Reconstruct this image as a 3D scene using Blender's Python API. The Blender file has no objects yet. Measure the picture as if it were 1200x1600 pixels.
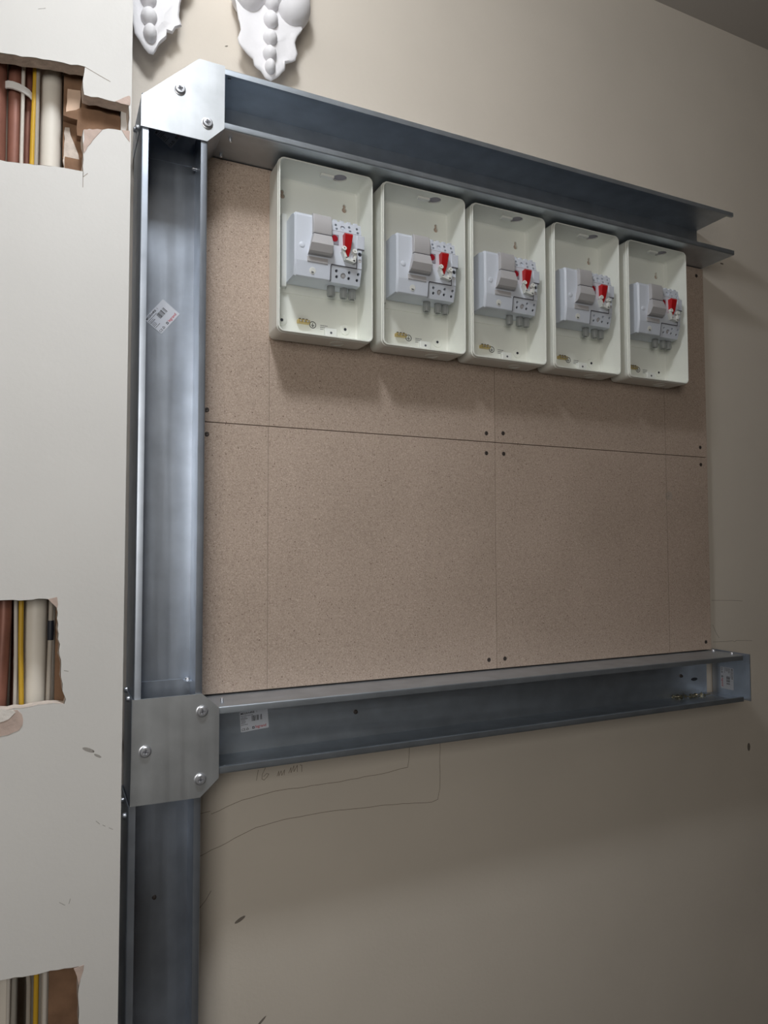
import bpy, bmesh, math, random
from mathutils import Vector, Matrix
from mathutils.geometry import tessellate_polygon
random.seed(7)
SC = bpy.context.scene
COL = SC.collection
ZO = 1.5                       # camera height above the floor; all z below are relative to the camera
R = math.radians

# ------------------------------------------------------------------ camera
cam_d = bpy.data.cameras.new('camera')
cam = bpy.data.objects.new('camera', cam_d); COL.objects.link(cam)
yaw, pitch, roll = R(25.2925), R(2.6397), R(-0.0965)
fw = Vector((math.sin(yaw)*math.cos(pitch), math.cos(yaw)*math.cos(pitch), math.sin(pitch)))
rt = Vector((math.cos(yaw), -math.sin(yaw), 0)); up = rt.cross(fw)
r2 = rt*math.cos(roll) + up*math.sin(roll); u2 = -rt*math.sin(roll) + up*math.cos(roll)
M = Matrix((r2, u2, -fw)).transposed().to_4x4(); M.translation = Vector((-0.1187, -1.2209, ZO))
cam.matrix_world = M
cam_d.sensor_fit = 'HORIZONTAL'; cam_d.sensor_width = 36; cam_d.lens = 36*1113.83/1200
cam_d.clip_start = 0.01
SC.camera = cam

# ------------------------------------------------------------------ world, lights, exposure
w = bpy.data.worlds.new('world'); SC.world = w; w.use_nodes = True
w.node_tree.nodes['Background'].inputs[0].default_value = (0.9, 0.95, 1.0, 1)
w.node_tree.nodes['Background'].inputs[1].default_value = 0.0

def area(name, loc, rot, sx, sy, power, color, spread=180):
    d = bpy.data.lights.new(name, 'AREA'); d.shape = 'RECTANGLE'; d.size = sx; d.size_y = sy
    d.energy = power; d.color = color; d.spread = R(spread)
    o = bpy.data.objects.new(name, d); COL.objects.link(o)
    o.location = (loc[0], loc[1], loc[2]+ZO); o.rotation_euler = rot
    return o
def bulb(name, loc, power, radius, color):
    d = bpy.data.lights.new(name, 'POINT'); d.energy = power; d.shadow_soft_size = radius; d.color = color
    o = bpy.data.objects.new(name, d); COL.objects.link(o); o.location = (loc[0], loc[1], loc[2]+ZO)
bulb('ceiling_bulb', (-0.017, -0.64, 1.20), 14.2, 0.075, (0.91, 0.955, 1.0))
area('ceiling_downlight', (-0.02, -0.65, 1.27), (0, 0, 0), 0.16, 0.16, 3.2, (0.91, 0.955, 1.0), 90)
area('rear_fill_light', (-0.85, -2.47, 0.42), (R(90), 0, 0), 1.1, 1.1, 23, (1.0, 0.965, 0.90))   # soft fill light added out of view, shining through the rear wall opening

SC.view_settings.view_transform = 'Standard'; SC.view_settings.look = 'None'
SC.view_settings.gamma = 1; SC.view_settings.use_curve_mapping = False
SC.view_settings.exposure = 0.0

# ------------------------------------------------------------------ materials
def lin(c):
    f = lambda v: v/12.92 if v <= 0.04045 else ((v+0.055)/1.055)**2.4
    return tuple(f(v/255) for v in c) + (1,)
def mat(name, rgb, rough=0.5, metal=0.0, var=0.0, vscale=20, bump=0.0, bscale=200, spec=0.5, rvar=0.0, alpha=1, trans=0):
    m = bpy.data.materials.new(name); m.use_nodes = True
    nt = m.node_tree; b = nt.nodes['Principled BSDF']
    b.inputs['Roughness'].default_value = rough; b.inputs['Metallic'].default_value = metal
    b.inputs['Specular IOR Level'].default_value = spec
    b.inputs['Alpha'].default_value = alpha; b.inputs['Transmission Weight'].default_value = trans
    c = lin(rgb); b.inputs['Base Color'].default_value = c
    tc = nt.nodes.new('ShaderNodeTexCoord')
    if var or rvar:
        n = nt.nodes.new('ShaderNodeTexNoise'); n.inputs['Scale'].default_value = vscale; n.inputs['Detail'].default_value = 5
        nt.links.new(tc.outputs['Object'], n.inputs['Vector'])
        if var:
            r = nt.nodes.new('ShaderNodeValToRGB')
            r.color_ramp.elements[0].position = 0.3; r.color_ramp.elements[1].position = 0.7
            r.color_ramp.elements[0].color = tuple(v*(1-var) for v in c[:3])+(1,)
            r.color_ramp.elements[1].color = tuple(min(1, v*(1+var)) for v in c[:3])+(1,)
            nt.links.new(n.outputs['Fac'], r.inputs['Fac']); nt.links.new(r.outputs['Color'], b.inputs['Base Color'])
        if rvar:
            mr = nt.nodes.new('ShaderNodeMapRange')
            mr.inputs['From Min'].default_value = 0.3; mr.inputs['From Max'].default_value = 0.7
            mr.inputs['To Min'].default_value = rough-rvar; mr.inputs['To Max'].default_value = rough+rvar
            nt.links.new(n.outputs['Fac'], mr.inputs['Value']); nt.links.new(mr.outputs[0], b.inputs['Roughness'])
    if bump:
        n2 = nt.nodes.new('ShaderNodeTexNoise'); n2.inputs['Scale'].default_value = bscale; n2.inputs['Detail'].default_value = 3
        nt.links.new(tc.outputs['Object'], n2.inputs['Vector'])
        bp = nt.nodes.new('ShaderNodeBump'); bp.inputs['Strength'].default_value = bump; bp.inputs['Distance'].default_value = 0.002
        nt.links.new(n2.outputs['Fac'], bp.inputs['Height']); nt.links.new(bp.outputs['Normal'], b.inputs['Normal'])
    return m

M_WALL = mat('cream_wall_paint', (216, 207, 195), 0.75, var=0.035, vscale=3.5, bump=0.12, bscale=160, spec=0.25)
M_PANEL = mat('cream_drywall_paint', (214, 212, 209), 0.7, var=0.03, vscale=5, bump=0.07, bscale=180, spec=0.25)
M_CEIL = mat('ceiling_paint', (200, 195, 190), 0.9, spec=0.2)
M_FLOOR = mat('floor_screed', (60, 54, 48), 0.85, var=0.15, vscale=4)
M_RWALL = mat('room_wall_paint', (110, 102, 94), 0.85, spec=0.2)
M_GYPS = mat('torn_gypsum_edge', (206, 194, 184), 0.95, var=0.14, vscale=90, bump=0.5, bscale=220, spec=0.1)
M_TORN = mat('torn_paper', (194, 174, 164), 0.95, var=0.12, vscale=70, bump=0.3, bscale=150, spec=0.1)
M_CHALK = mat('bare_plaster', (226, 220, 214), 0.95, var=0.05, vscale=60, bump=0.5, bscale=160, spec=0.1)
M_PLAST = mat('white_plaster', (232, 230, 232), 0.8, var=0.02, vscale=30, bump=0.2, bscale=120, spec=0.3)
M_BOX = mat('white_abs_enclosure', (236, 238, 231), 0.32, var=0.01, vscale=8, spec=0.45)
M_BOXIN = mat('white_abs_detail', (230, 232, 228), 0.35, spec=0.45)
M_DEV = mat('pale_grey_device_plastic', (214, 220, 231), 0.35, spec=0.45)
M_DEV2 = mat('warm_grey_flap_plastic', (186, 184, 186), 0.4, spec=0.4)
M_GROOVE = mat('dark_groove', (88, 88, 96), 0.7)
M_HOLE = mat('dark_terminal_hole', (52, 54, 62), 0.8)
M_RED = mat('red_plastic', (190, 30, 34), 0.35, spec=0.5)
M_RED2 = mat('dark_red_print', (160, 22, 40), 0.4)
M_GREYSQ = mat('grey_print', (150, 146, 158), 0.5)
M_INK = mat('black_ink', (38, 36, 38), 0.7)
M_INK2 = mat('grey_ink', (110, 110, 116), 0.7)
M_REDINK = mat('red_ink', (190, 40, 60), 0.7)
M_PAPER = mat('sticker_paper', (205, 208, 216), 0.55, var=0.02, vscale=60, spec=0.35)
M_BRASS = mat('brass', (206, 184, 124), 0.4, metal=0.6)
M_SCREW = mat('zinc_plated_screw', (214, 216, 222), 0.36, metal=0.8, var=0.08, vscale=300)
M_YSCREW = mat('yellow_zinc_screw', (172, 164, 140), 0.3, metal=0.9, var=0.12, vscale=300)
M_DSCREW = mat('dark_board_screw', (96, 88, 84), 0.5, metal=0.7)
M_CLAMP = mat('grey_translucent_clamp', (176, 180, 180), 0.3, spec=0.5, alpha=0.6)
M_COPPER = mat('painted_copper_pipe', (142, 96, 82), 0.42, metal=0.2, var=0.12, vscale=40)
M_PVC = mat('white_waste_pipe', (224, 218, 208), 0.45, var=0.03, vscale=30)
M_YEL = mat('yellow_cable_jacket', (206, 164, 46), 0.45)
M_GCAB = mat('grey_cable_jacket', (168, 160, 150), 0.5)
M_WCAB = mat('white_cable_jacket', (206, 200, 192), 0.5)
M_TAPE = mat('black_tape', (30, 34, 46), 0.5)
M_TIMB = mat('rough_timber', (132, 103, 82), 0.85, var=0.22, vscale=28, bump=0.5, bscale=90, spec=0.2)
M_TIMB2 = mat('pale_timber', (216, 188, 166), 0.8, var=0.1, vscale=40, spec=0.2)
M_PENCIL = mat('pencil_graphite', (138, 124, 110), 0.8)
M_SMUDGE = mat('grey_smudge', (156, 146, 136), 0.9, alpha=0.28)

M_CLIP = mat('white_pipe_clip', (226, 224, 222), 0.45)

def galv(name, rgb, rough, axis):
    """galvanised sheet: soft cloudy spangle and faint rolling lines along one axis"""
    m = bpy.data.materials.new(name); m.use_nodes = True
    nt = m.node_tree; b = nt.nodes['Principled BSDF']; b.inputs['Metallic'].default_value = 0.88
    tc = nt.nodes.new('ShaderNodeTexCoord')
    mp = nt.nodes.new('ShaderNodeMapping'); s = [60, 60, 60]; s[axis] = 2.5
    mp.inputs['Scale'].default_value = s
    nt.links.new(tc.outputs['Object'], mp.inputs['Vector'])
    n1 = nt.nodes.new('ShaderNodeTexNoise'); n1.inputs['Scale'].default_value = 1.0; n1.inputs['Detail'].default_value = 4
    nt.links.new(mp.outputs[0], n1.inputs['Vector'])
    n2 = nt.nodes.new('ShaderNodeTexNoise'); n2.inputs['Scale'].default_value = 22; n2.inputs['Detail'].default_value = 6
    nt.links.new(tc.outputs['Object'], n2.inputs['Vector'])
    c = lin(rgb)
    r = nt.nodes.new('ShaderNodeValToRGB'); r.color_ramp.elements[0].position = 0.3; r.color_ramp.elements[1].position = 0.7
    r.color_ramp.elements[0].color = tuple(v*0.88 for v in c[:3])+(1,); r.color_ramp.elements[1].color = tuple(min(1, v*1.08) for v in c[:3])+(1,)
    nt.links.new(n2.outputs['Fac'], r.inputs['Fac']); nt.links.new(r.outputs['Color'], b.inputs['Base Color'])
    mr = nt.nodes.new('ShaderNodeMapRange'); mr.inputs['From Min'].default_value = 0.3; mr.inputs['From Max'].default_value = 0.7
    mr.inputs['To Min'].default_value = rough-0.05; mr.inputs['To Max'].default_value = rough+0.06
    nt.links.new(n1.outputs['Fac'], mr.inputs['Value']); nt.links.new(mr.outputs[0], b.inputs['Roughness'])
    bp = nt.nodes.new('ShaderNodeBump'); bp.inputs['Strength'].default_value = 0.04; bp.inputs['Distance'].default_value = 0.001
    nt.links.new(n1.outputs['Fac'], bp.inputs['Height']); nt.links.new(bp.outputs['Normal'], b.inputs['Normal'])
    return m
M_GZ = galv('galvanised_steel_upright', (186, 194, 206), 0.36, 2)
M_GX = galv('galvanised_steel_level', (188, 196, 205), 0.42, 0)
M_GP = galv('galvanised_steel_plate', (186, 189, 192), 0.50, 2)

def chipboard():
    m = bpy.data.materials.new('chipboard'); m.use_nodes = True
    nt = m.node_tree; b = nt.nodes['Principled BSDF']; b.inputs['Roughness'].default_value = 0.8
    b.inputs['Specular IOR Level'].default_value = 0.25
    tc = nt.nodes.new('ShaderNodeTexCoord')
    def noise(sc, det=3):
        n = nt.nodes.new('ShaderNodeTexNoise'); n.inputs['Scale'].default_value = sc; n.inputs['Detail'].default_value = det
        nt.links.new(tc.outputs['Object'], n.inputs['Vector']); return n
    def ramp(src, stops):
        r = nt.nodes.new('ShaderNodeValToRGB')
        while len(r.color_ramp.elements) < len(stops): r.color_ramp.elements.new(0.5)
        for e, (p, c) in zip(r.color_ramp.elements, stops): e.position = p; e.color = c
        nt.links.new(src, r.inputs['Fac']); return r
    a = ramp(noise(520, 4).outputs['Fac'], [(0.26, lin((152, 132, 118))), (0.42, lin((182, 164, 150))), (0.62, lin((194, 176, 162))), (0.78, lin((226, 212, 198)))])
    v = nt.nodes.new('ShaderNodeTexVoronoi'); v.inputs['Scale'].default_value = 130
    nt.links.new(tc.outputs['Object'], v.inputs['Vector'])
    d = ramp(v.outputs['Distance'], [(0.0, (1, 1, 1, 1)), (0.10, (1, 1, 1, 1)), (0.16, (0, 0, 0, 1)), (1.0, (0, 0, 0, 1))])
    pick = ramp(v.outputs['Color'], [(0.0, (0, 0, 0, 1)), (0.78, (0, 0, 0, 1)), (0.82, (0.8, 0.8, 0.8, 1)), (1.0, (0.8, 0.8, 0.8, 1))])
    mul = nt.nodes.new('ShaderNodeMath'); mul.operation = 'MULTIPLY'
    nt.links.new(d.outputs[0], mul.inputs[0]); nt.links.new(pick.outputs[0], mul.inputs[1])
    mix = nt.nodes.new('ShaderNodeMix'); mix.data_type = 'RGBA'
    nt.links.new(mul.outputs[0], mix.inputs['Factor']); nt.links.new(a.outputs[0], mix.inputs['A'])
    mix.inputs['B'].default_value = lin((92, 70, 56))
    c2 = ramp(noise(5, 4).outputs['Fac'], [(0.3, (0.92, 0.91, 0.90, 1)), (0.7, (1.05, 1.04, 1.04, 1))])
    mm = nt.nodes.new('ShaderNodeMix'); mm.data_type = 'RGBA'; mm.blend_type = 'MULTIPLY'; mm.inputs['Factor'].default_value = 1
    nt.links.new(mix.outputs['Result'], mm.inputs['A']); nt.links.new(c2.outputs[0], mm.inputs['B'])
    nt.links.new(mm.outputs['Result'], b.inputs['Base Color'])
    bp = nt.nodes.new('ShaderNodeBump'); bp.inputs['Strength'].default_value = 0.15; bp.inputs['Distance'].default_value = 0.001
    nt.links.new(a.outputs[0], bp.inputs['Height']); nt.links.new(bp.outputs['Normal'], b.inputs['Normal'])
    return m
M_CHIP = chipboard()
M_CHIPE = mat('chipboard_edge', (140, 116, 96), 0.9, var=0.2, vscale=200)

# ------------------------------------------------------------------ mesh helpers
def frame(d):
    d = Vector(d).normalized()
    a = Vector((0, 0, 1)) if abs(d.z) < 0.9 else Vector((1, 0, 0))
    u = d.cross(a).normalized(); return u, d.cross(u).normalized()

def sharpen(bm, smooth=35, ratio=12):
    ca = math.cos(R(smooth))
    for f in bm.faces: f.smooth = True
    for e in bm.edges:
        e.smooth = True
        if len(e.link_faces) != 2: continue
        f0, f1 = e.link_faces; d = f0.normal.dot(f1.normal); a0, a1 = f0.calc_area(), f1.calc_area()
        if d < ca or (d < 0.999 and max(a0, a1) > ratio*min(a0, a1)): e.smooth = False   # big flats keep flat shading

class MB:
    """collects shapes (z relative to the camera) and links them as ONE mesh object"""
    def __init__(s): s.v = []; s.f = []
    def add(s, vs, fs):
        o = len(s.v); s.v += [Vector(v) for v in vs]; s.f += [tuple(i+o for i in f) for f in fs]; return s
    def box(s, x0, x1, y0, y1, z0, z1):
        return s.add([(x0,y0,z0),(x1,y0,z0),(x1,y1,z0),(x0,y1,z0),(x0,y0,z1),(x1,y0,z1),(x1,y1,z1),(x0,y1,z1)],
                     [(0,3,2,1),(4,5,6,7),(0,1,5,4),(1,2,6,5),(2,3,7,6),(3,0,4,7)])
    def bbox(s, x0, x1, y0, y1, z0, z1, b):
        bm = bmesh.new()
        bmesh.ops.create_cube(bm, size=1)
        for v in bm.verts:
            v.co = Vector(((x0+x1)/2+v.co.x*(x1-x0), (y0+y1)/2+v.co.y*(y1-y0), (z0+z1)/2+v.co.z*(z1-z0)))
        bmesh.ops.bevel(bm, geom=bm.edges[:], offset=b, segments=2, affect='EDGES', profile=0.5)
        bm.verts.index_update()
        s.add([v.co.copy() for v in bm.verts], [[v.index for v in f.verts] for f in bm.faces]); bm.free(); return s
    def prism(s, loops, fn, h0, h1):
        """polygon (outer loop then holes) in 2-D, mapped by fn(a, b, h)"""
        tri = tessellate_polygon([[Vector((p[0], p[1], 0)) for p in l] for l in loops])
        flat = [p for l in loops for p in l]; n = len(flat)
        vs = [fn(p[0], p[1], h0) for p in flat] + [fn(p[0], p[1], h1) for p in flat]
        fs = [tuple(t) for t in tri] + [tuple(i+n for i in reversed(t)) for t in tri]
        k = 0
        for l in loops:
            m = len(l)
            for i in range(m):
                j = (i+1) % m; fs.append((k+i, k+j, k+j+n, k+i+n))
            k += m
        return s.add(vs, fs)
    def loft(s, rings, cap0=True, cap1=True, closed=True):
        o = []; n = len(rings[0]); vs = [p for r in rings for p in r]; fs = []
        for k in range(len(rings)-1):
            for i in range(n if closed else n-1):
                j = (i+1) % n; fs.append((k*n+i, k*n+j, (k+1)*n+j, (k+1)*n+i))
        if cap0: fs.append(tuple(reversed(range(n))))
        if cap1: fs.append(tuple(range((len(rings)-1)*n, len(rings)*n)))
        return s.add(vs, fs)
    def tube(s, pts, rad, seg=14):
        pts = [Vector(p) for p in pts]; rings = []
        for i, p in enumerate(pts):
            d = (pts[min(i+1, len(pts)-1)] - pts[max(i-1, 0)])
            u, v = frame(d); r = rad[i] if isinstance(rad, (list, tuple)) else rad
            rings.append([p+u*(r*math.cos(2*math.pi*k/seg))+v*(r*math.sin(2*math.pi*k/seg)) for k in range(seg)])
        return s.loft(rings)
    def lathe(s, c, axis, prof, seg=24):
        """prof: list of (radius, height along axis)"""
        c = Vector(c); a = Vector(axis).normalized(); u, v = frame(a)
        return s.loft([[c+a*h+u*(r*math.cos(2*math.pi*k/seg))+v*(r*math.sin(2*math.pi*k/seg)) for k in range(seg)] for r, h in prof])
    def ball(s, c, rx, ry, rz, seg=16, rings=10):
        c = Vector(c); rr = []
        for i in range(rings+1):
            t = math.pi*(0.02+0.96*i/rings)
            rr.append([c+Vector((rx*math.sin(t)*math.cos(2*math.pi*k/seg), ry*math.sin(t)*math.sin(2*math.pi*k/seg), rz*math.cos(t))) for k in range(seg)])
        return s.loft(rr)
    def ribbon(s, pts, wd, y):
        """flat stroke in the xz plane at depth y, 0.2 mm thick"""
        for (a, b) in zip(pts[:-1], pts[1:]):
            d = Vector((b[0]-a[0], b[1]-a[1])); L = d.length
            if L < 1e-6: continue
            n = Vector((-d.y, d.x))/L*wd/2; e = d/L*wd*0.25
            q = [(a[0]-e.x+n.x, a[1]-e.y+n.y), (b[0]+e.x+n.x, b[1]+e.y+n.y), (b[0]+e.x-n.x, b[1]+e.y-n.y), (a[0]-e.x-n.x, a[1]-e.y-n.y)]
            s.prism([q], lambda a_, b_, h: (a_, h, b_), y-0.0002, y)
        return s
    def build(s, name, m, parent=None, smooth=35, bevel=0):
        me = bpy.data.meshes.new(name)
        org = Vector(parent['_org']) if parent is not None else None
        if org is None:
            lo = [min(v[i] for v in s.v) for i in range(3)]; hi = [max(v[i] for v in s.v) for i in range(3)]
            org = Vector(((lo[0]+hi[0])/2, (lo[1]+hi[1])/2, lo[2]))
        me.from_pydata([v-org for v in s.v], [], s.f); me.validate()
        bm = bmesh.new(); bm.from_mesh(me)
        bmesh.ops.recalc_face_normals(bm, faces=bm.faces[:])
        sharpen(bm, smooth)
        bm.to_mesh(me); bm.free()
        me.materials.append(m)
        o = bpy.data.objects.new(name, me); COL.objects.link(o)
        o['_org'] = list(org)
        if parent is not None: o.parent = parent
        else: o.location = (org.x, org.y, org.z+ZO)
        return o

def thing(name, label, cat, org, group=None):
    o = bpy.data.objects.new(name, None); COL.objects.link(o)
    o.empty_display_size = 0.03
    o.location = (org[0], org[1], org[2]+ZO); o['_org'] = list(org)
    o['label'] = label; o['category'] = cat
    if group: o['group'] = group
    return o
def tag(o, label, cat, group=None):
    o['label'] = label; o['category'] = cat
    if group: o['group'] = group
    return o
def struct(o):
    o['kind'] = 'structure'; return o
def cut(o, cutter):
    """subtract a mesh builder's shapes from object o"""
    c = cutter.build('cutter', M_INK); c.location = (0, 0, 0)
    c.data.transform(Matrix.Translation(Vector(c['_org'])))
    po = Vector(o['_org'])
    c.data.transform(Matrix.Translation(-po))
    keep = o.parent; loc = o.location.copy(); o.parent = None; o.location = (0, 0, 0)
    md = o.modifiers.new('cut', 'BOOLEAN'); md.object = c; md.operation = 'DIFFERENCE'; md.solver = 'EXACT'
    bpy.context.view_layer.update()
    dg = bpy.context.evaluated_depsgraph_get()
    me = bpy.data.meshes.new_from_object(o.evaluated_get(dg))
    o.modifiers.clear(); old = o.data; o.data = me; me.name = o.name; bpy.data.meshes.remove(old)
    bm = bmesh.new(); bm.from_mesh(me); bm.normal_update()
    bmesh.ops.triangulate(bm, faces=[f for f in bm.faces if len(f.verts) > 4]); bm.normal_update()
    sharpen(bm, 24, 6)
    bm.to_mesh(me); bm.free()
    o.parent = keep; o.location = loc
    cm = c.data; bpy.data.objects.remove(c); bpy.data.meshes.remove(cm)
    return o
_txt = {}
def text_tris(body, size, bold=0.0):
    """2-D triangles of a line of text, baseline at the origin"""
    k = (body, size, bold)
    if k in _txt: return _txt[k]
    cu = bpy.data.curves.new('lettering', 'FONT'); cu.body = body; cu.size = size; cu.offset = bold*size; cu.resolution_u = 3
    o = bpy.data.objects.new('lettering', cu); COL.objects.link(o)
    bpy.context.view_layer.update()
    me = bpy.data.meshes.new_from_object(o.evaluated_get(bpy.context.evaluated_depsgraph_get()))
    r = ([tuple(v.co) for v in me.vertices], [tuple(p.vertices) for p in me.polygons])
    bpy.data.objects.remove(o); bpy.data.curves.remove(cu); bpy.data.meshes.remove(me)
    _txt[k] = r; return r
def arc(cx, cy, r, a0, a1, n=5):
    return [(cx+r*math.cos(R(a0+(a1-a0)*i/n)), cy+r*math.sin(R(a0+(a1-a0)*i/n))) for i in range(n+1)]
def rrect(x0, x1, z0, z1, r, n=5):
    return arc(x1-r, z1-r, r, 0, 90, n)+arc(x0+r, z1-r, r, 90, 180, n)+arc(x0+r, z0+r, r, 180, 270, n)+arc(x1-r, z0+r, r, 270, 360, n)
XZ = lambda a, b, h: (a, h, b)

# ------------------------------------------------------------------ room shell
ZC, ZF = 1.31, -ZO
b = MB().box(-2.2, 3.4, 0, 0.12, ZF, ZC); wall_back = struct(b.build('wall_back', M_WALL))
struct(MB().box(-2.2, 3.4, -2.6, 0.12, ZC, ZC+0.1).build('ceiling', M_CEIL))
struct(MB().box(-2.2, 3.4, -2.6, 0.12, ZF-0.1, ZF).build('floor', M_FLOOR))
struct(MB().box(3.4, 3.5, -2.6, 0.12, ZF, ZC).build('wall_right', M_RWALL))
struct(MB().box(-2.2, -1.4, -2.5, -2.4, ZF, ZC).box(-0.3, 3.4, -2.5, -2.4, ZF, ZC).box(-1.4, -0.3, -2.5, -2.4, 0.97, ZC).box(-1.4, -0.3, -2.5, -2.4, ZF, -0.13).build('wall_rear', M_RWALL))  # unseen rear wall, opening added to let the fill light in
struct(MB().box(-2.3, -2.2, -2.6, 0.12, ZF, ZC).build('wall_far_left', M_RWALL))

# the boxed-in riser on the left: drywall with three rough cut-outs
PY, PT = -0.15, 0.0205
def rough(pts, step=0.009, amp=0.0016, seed=1, keep=()):
    rnd = random.Random(seed); out = []
    n = len(pts)
    for i in range(n):
        a, c = Vector(pts[i]), Vector(pts[(i+1) % n]); d = c-a; L = d.length
        k = max(1, int(L/step)); nn = Vector((-d.y, d.x))/max(L, 1e-6)
        out.append(tuple(a))
        if i in keep: continue
        for j in range(1, k):
            t = j/k; p = a+d*t+nn*rnd.uniform(-amp, amp); out.append(tuple(p))
    return out
XL = -0.55
h1 = rough([(-0.30,0.655),(-0.1884,0.669),(-0.110,0.678),(-0.0819,0.6805),(-0.0845,0.660),(-0.0825,0.6395),(-0.055,0.640),(-0.0225,0.6395),(-0.0222,0.6017),(-0.050,0.598),(-0.0825,0.5875),(-0.0819,0.5277),(-0.1100,0.527),(-0.1854,0.5201),(-0.30,0.512)], 0.008, 0.0013, 3)
h2 = rough([(-0.28,-0.0710),(-0.1733,-0.0722),(-0.1053,-0.0725),(-0.1048,-0.085),(-0.1020,-0.12),(-0.0985,-0.17),(-0.0960,-0.197),(-0.0915,-0.209),(-0.0935,-0.2155),(-0.105,-0.2135),(-0.125,-0.2135),(-0.145,-0.2165),(-0.1704,-0.2165),(-0.28,-0.215)], 0.007, 0.0011, 5)
h3 = rough([(-0.28,-0.553),(-0.1633,-0.5621),(-0.0700,-0.5675),(-0.0660,-0.5690),(-0.0668,-0.5800),(-0.0690,-0.596),(-0.0685,-0.640),(-0.067,-0.655),(-0.066,-0.72),(-0.28,-0.72)], 0.008, 0.0011, 9)
outer = [(XL, ZF), (-0.0187, ZF), (-0.0187, ZC), (XL, ZC)]
b = MB().prism([outer, h1, h2, h3], XZ, PY, PY+PT)
b.box(-0.0312, -0.0187, PY+PT, 0, ZF, ZC)                       # return to the back wall
b.box(-2.2, XL, PY, PY+PT, ZF, ZC)
wall_left = struct(b.build('wall_left', M_PANEL, smooth=20))
# raw gypsum core showing in the thickness of each cut-out, and torn face paper around them
def rim(loop, name):
    m = MB(); n = len(loop)
    vs = []; fs = []
    cx = sum(p[0] for p in loop)/n; cz = sum(p[1] for p in loop)/n
    rnd = random.Random(len(loop))
    for p in loop:
        e = rnd.uniform(0.0003, 0.0009)
        d = Vector((cx-p[0], cz-p[1])).normalized()*e
        vs.append((p[0]+d.x, PY+0.0006, p[1]+d.y)); 
    for p in loop:
        e = rnd.uniform(0.0008, 0.0022); d = Vector((cx-p[0], cz-p[1])).normalized()*e
        vs.append((p[0]+d.x, PY+PT+0.001, p[1]+d.y))
    for i in range(n): j = (i+1) % n; fs.append((i, j, j+n, i+n))
    m.add(vs, fs); return m.build(name, M_GYPS, wall_left, smooth=60)
for l in (h1, h2, h3): rim(l, 'gypsum_edge')
def patch(pts, mt, name, th=0.0005, seed=2, amp=0.0012):
    p = rough(pts, 0.006, amp, seed)
    return MB().prism([p], XZ, PY-th, PY).build(name, mt, wall_left)
patch([(-0.0823,0.5885),(-0.0576,0.5941),(-0.0700,0.576),(-0.0815,0.5535)], M_TORN, 'torn_paper', seed=11)
patch([(-0.0411,0.6405),(-0.0225,0.6541),(-0.0205,0.6530),(-0.0207,0.6398),(-0.0323,0.6394)], M_TORN, 'torn_paper', seed=12)
patch([(-0.0318,0.6005),(-0.0204,0.6017),(-0.0202,0.5855),(-0.0255,0.5910)], M_TORN, 'torn_paper', seed=13)
patch([(-0.1760,-0.2170),(-0.1500,-0.2175),(-0.1445,-0.2240),(-0.1435,-0.2380),(-0.1475,-0.2445),(-0.1600,-0.2490),(-0.1800,-0.2520)], M_TORN, 'torn_paper', seed=14)
patch([(-0.1760,-0.2150),(-0.1560,-0.2160),(-0.1520,-0.2200),(-0.1600,-0.2285),(-0.1800,-0.2340)], M_CHALK, 'bare_plaster_patch', th=0.0012, seed=15)
patch([(-0.0758,-0.5685),(-0.0630,-0.5670),(-0.0635,-0.5740),(-0.0672,-0.5850),(-0.0690,-0.5930),(-0.0715,-0.5800)], M_TORN, 'torn_paper', seed=16)
patch([(-0.1160,-0.0726),(-0.1048,-0.0700),(-0.1035,-0.0800),(-0.1045,-0.0850)], M_TORN, 'torn_paper', seed=17)
# pencil strokes and scuffs on the drywall
def strokes(parent, lines, y, wd, m=M_PENCIL, name='pencil_line'):
    for l in lines: MB().ribbon(l, wd, y).build(name, m, parent)
strokes(wall_left, [[(-0.0819,0.680),(-0.060,0.672),(-0.0480,0.668)], [(-0.0819,0.5277),(-0.0818,0.520),(-0.076,0.5262)], [(-0.0819,0.526),(-0.0819,0.505)]], PY, 0.0007)
for (x, z, rx, rz, a) in ((-0.0620,-0.2805,0.0085,0.0026,-25), (-0.0500,-0.2900,0.0055,0.0016,-30)):
    p = rough([(x+rx*math.cos(t/8*math.pi)*math.cos(R(a))-rz*math.sin(t/8*math.pi)*math.sin(R(a)), z+rx*math.cos(t/8*math.pi)*math.sin(R(a))+rz*math.sin(t/8*math.pi)*math.cos(R(a))) for t in range(16)], 0.002, 0.0006, 4)
    MB().prism([p], XZ, PY-0.0002, PY).build('scuff_mark', M_SMUDGE, wall_left)
strokes(wall_left, [[(-0.0508,-0.3782),(-0.0460,-0.3830)], [(-0.042,-0.3850),(-0.0390,-0.387)], [(-0.0340,-0.390),(-0.0290,-0.393)], [(-0.0950,-0.478),(-0.0880,-0.483)], [(-0.083,-0.482),(-0.0815,-0.476)], [(-0.0945,-0.170),(-0.089,-0.1715)], [(-0.143,0.745),(-0.134,0.749)]], PY, 0.0008, M_SMUDGE, 'scuff_mark')

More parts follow.
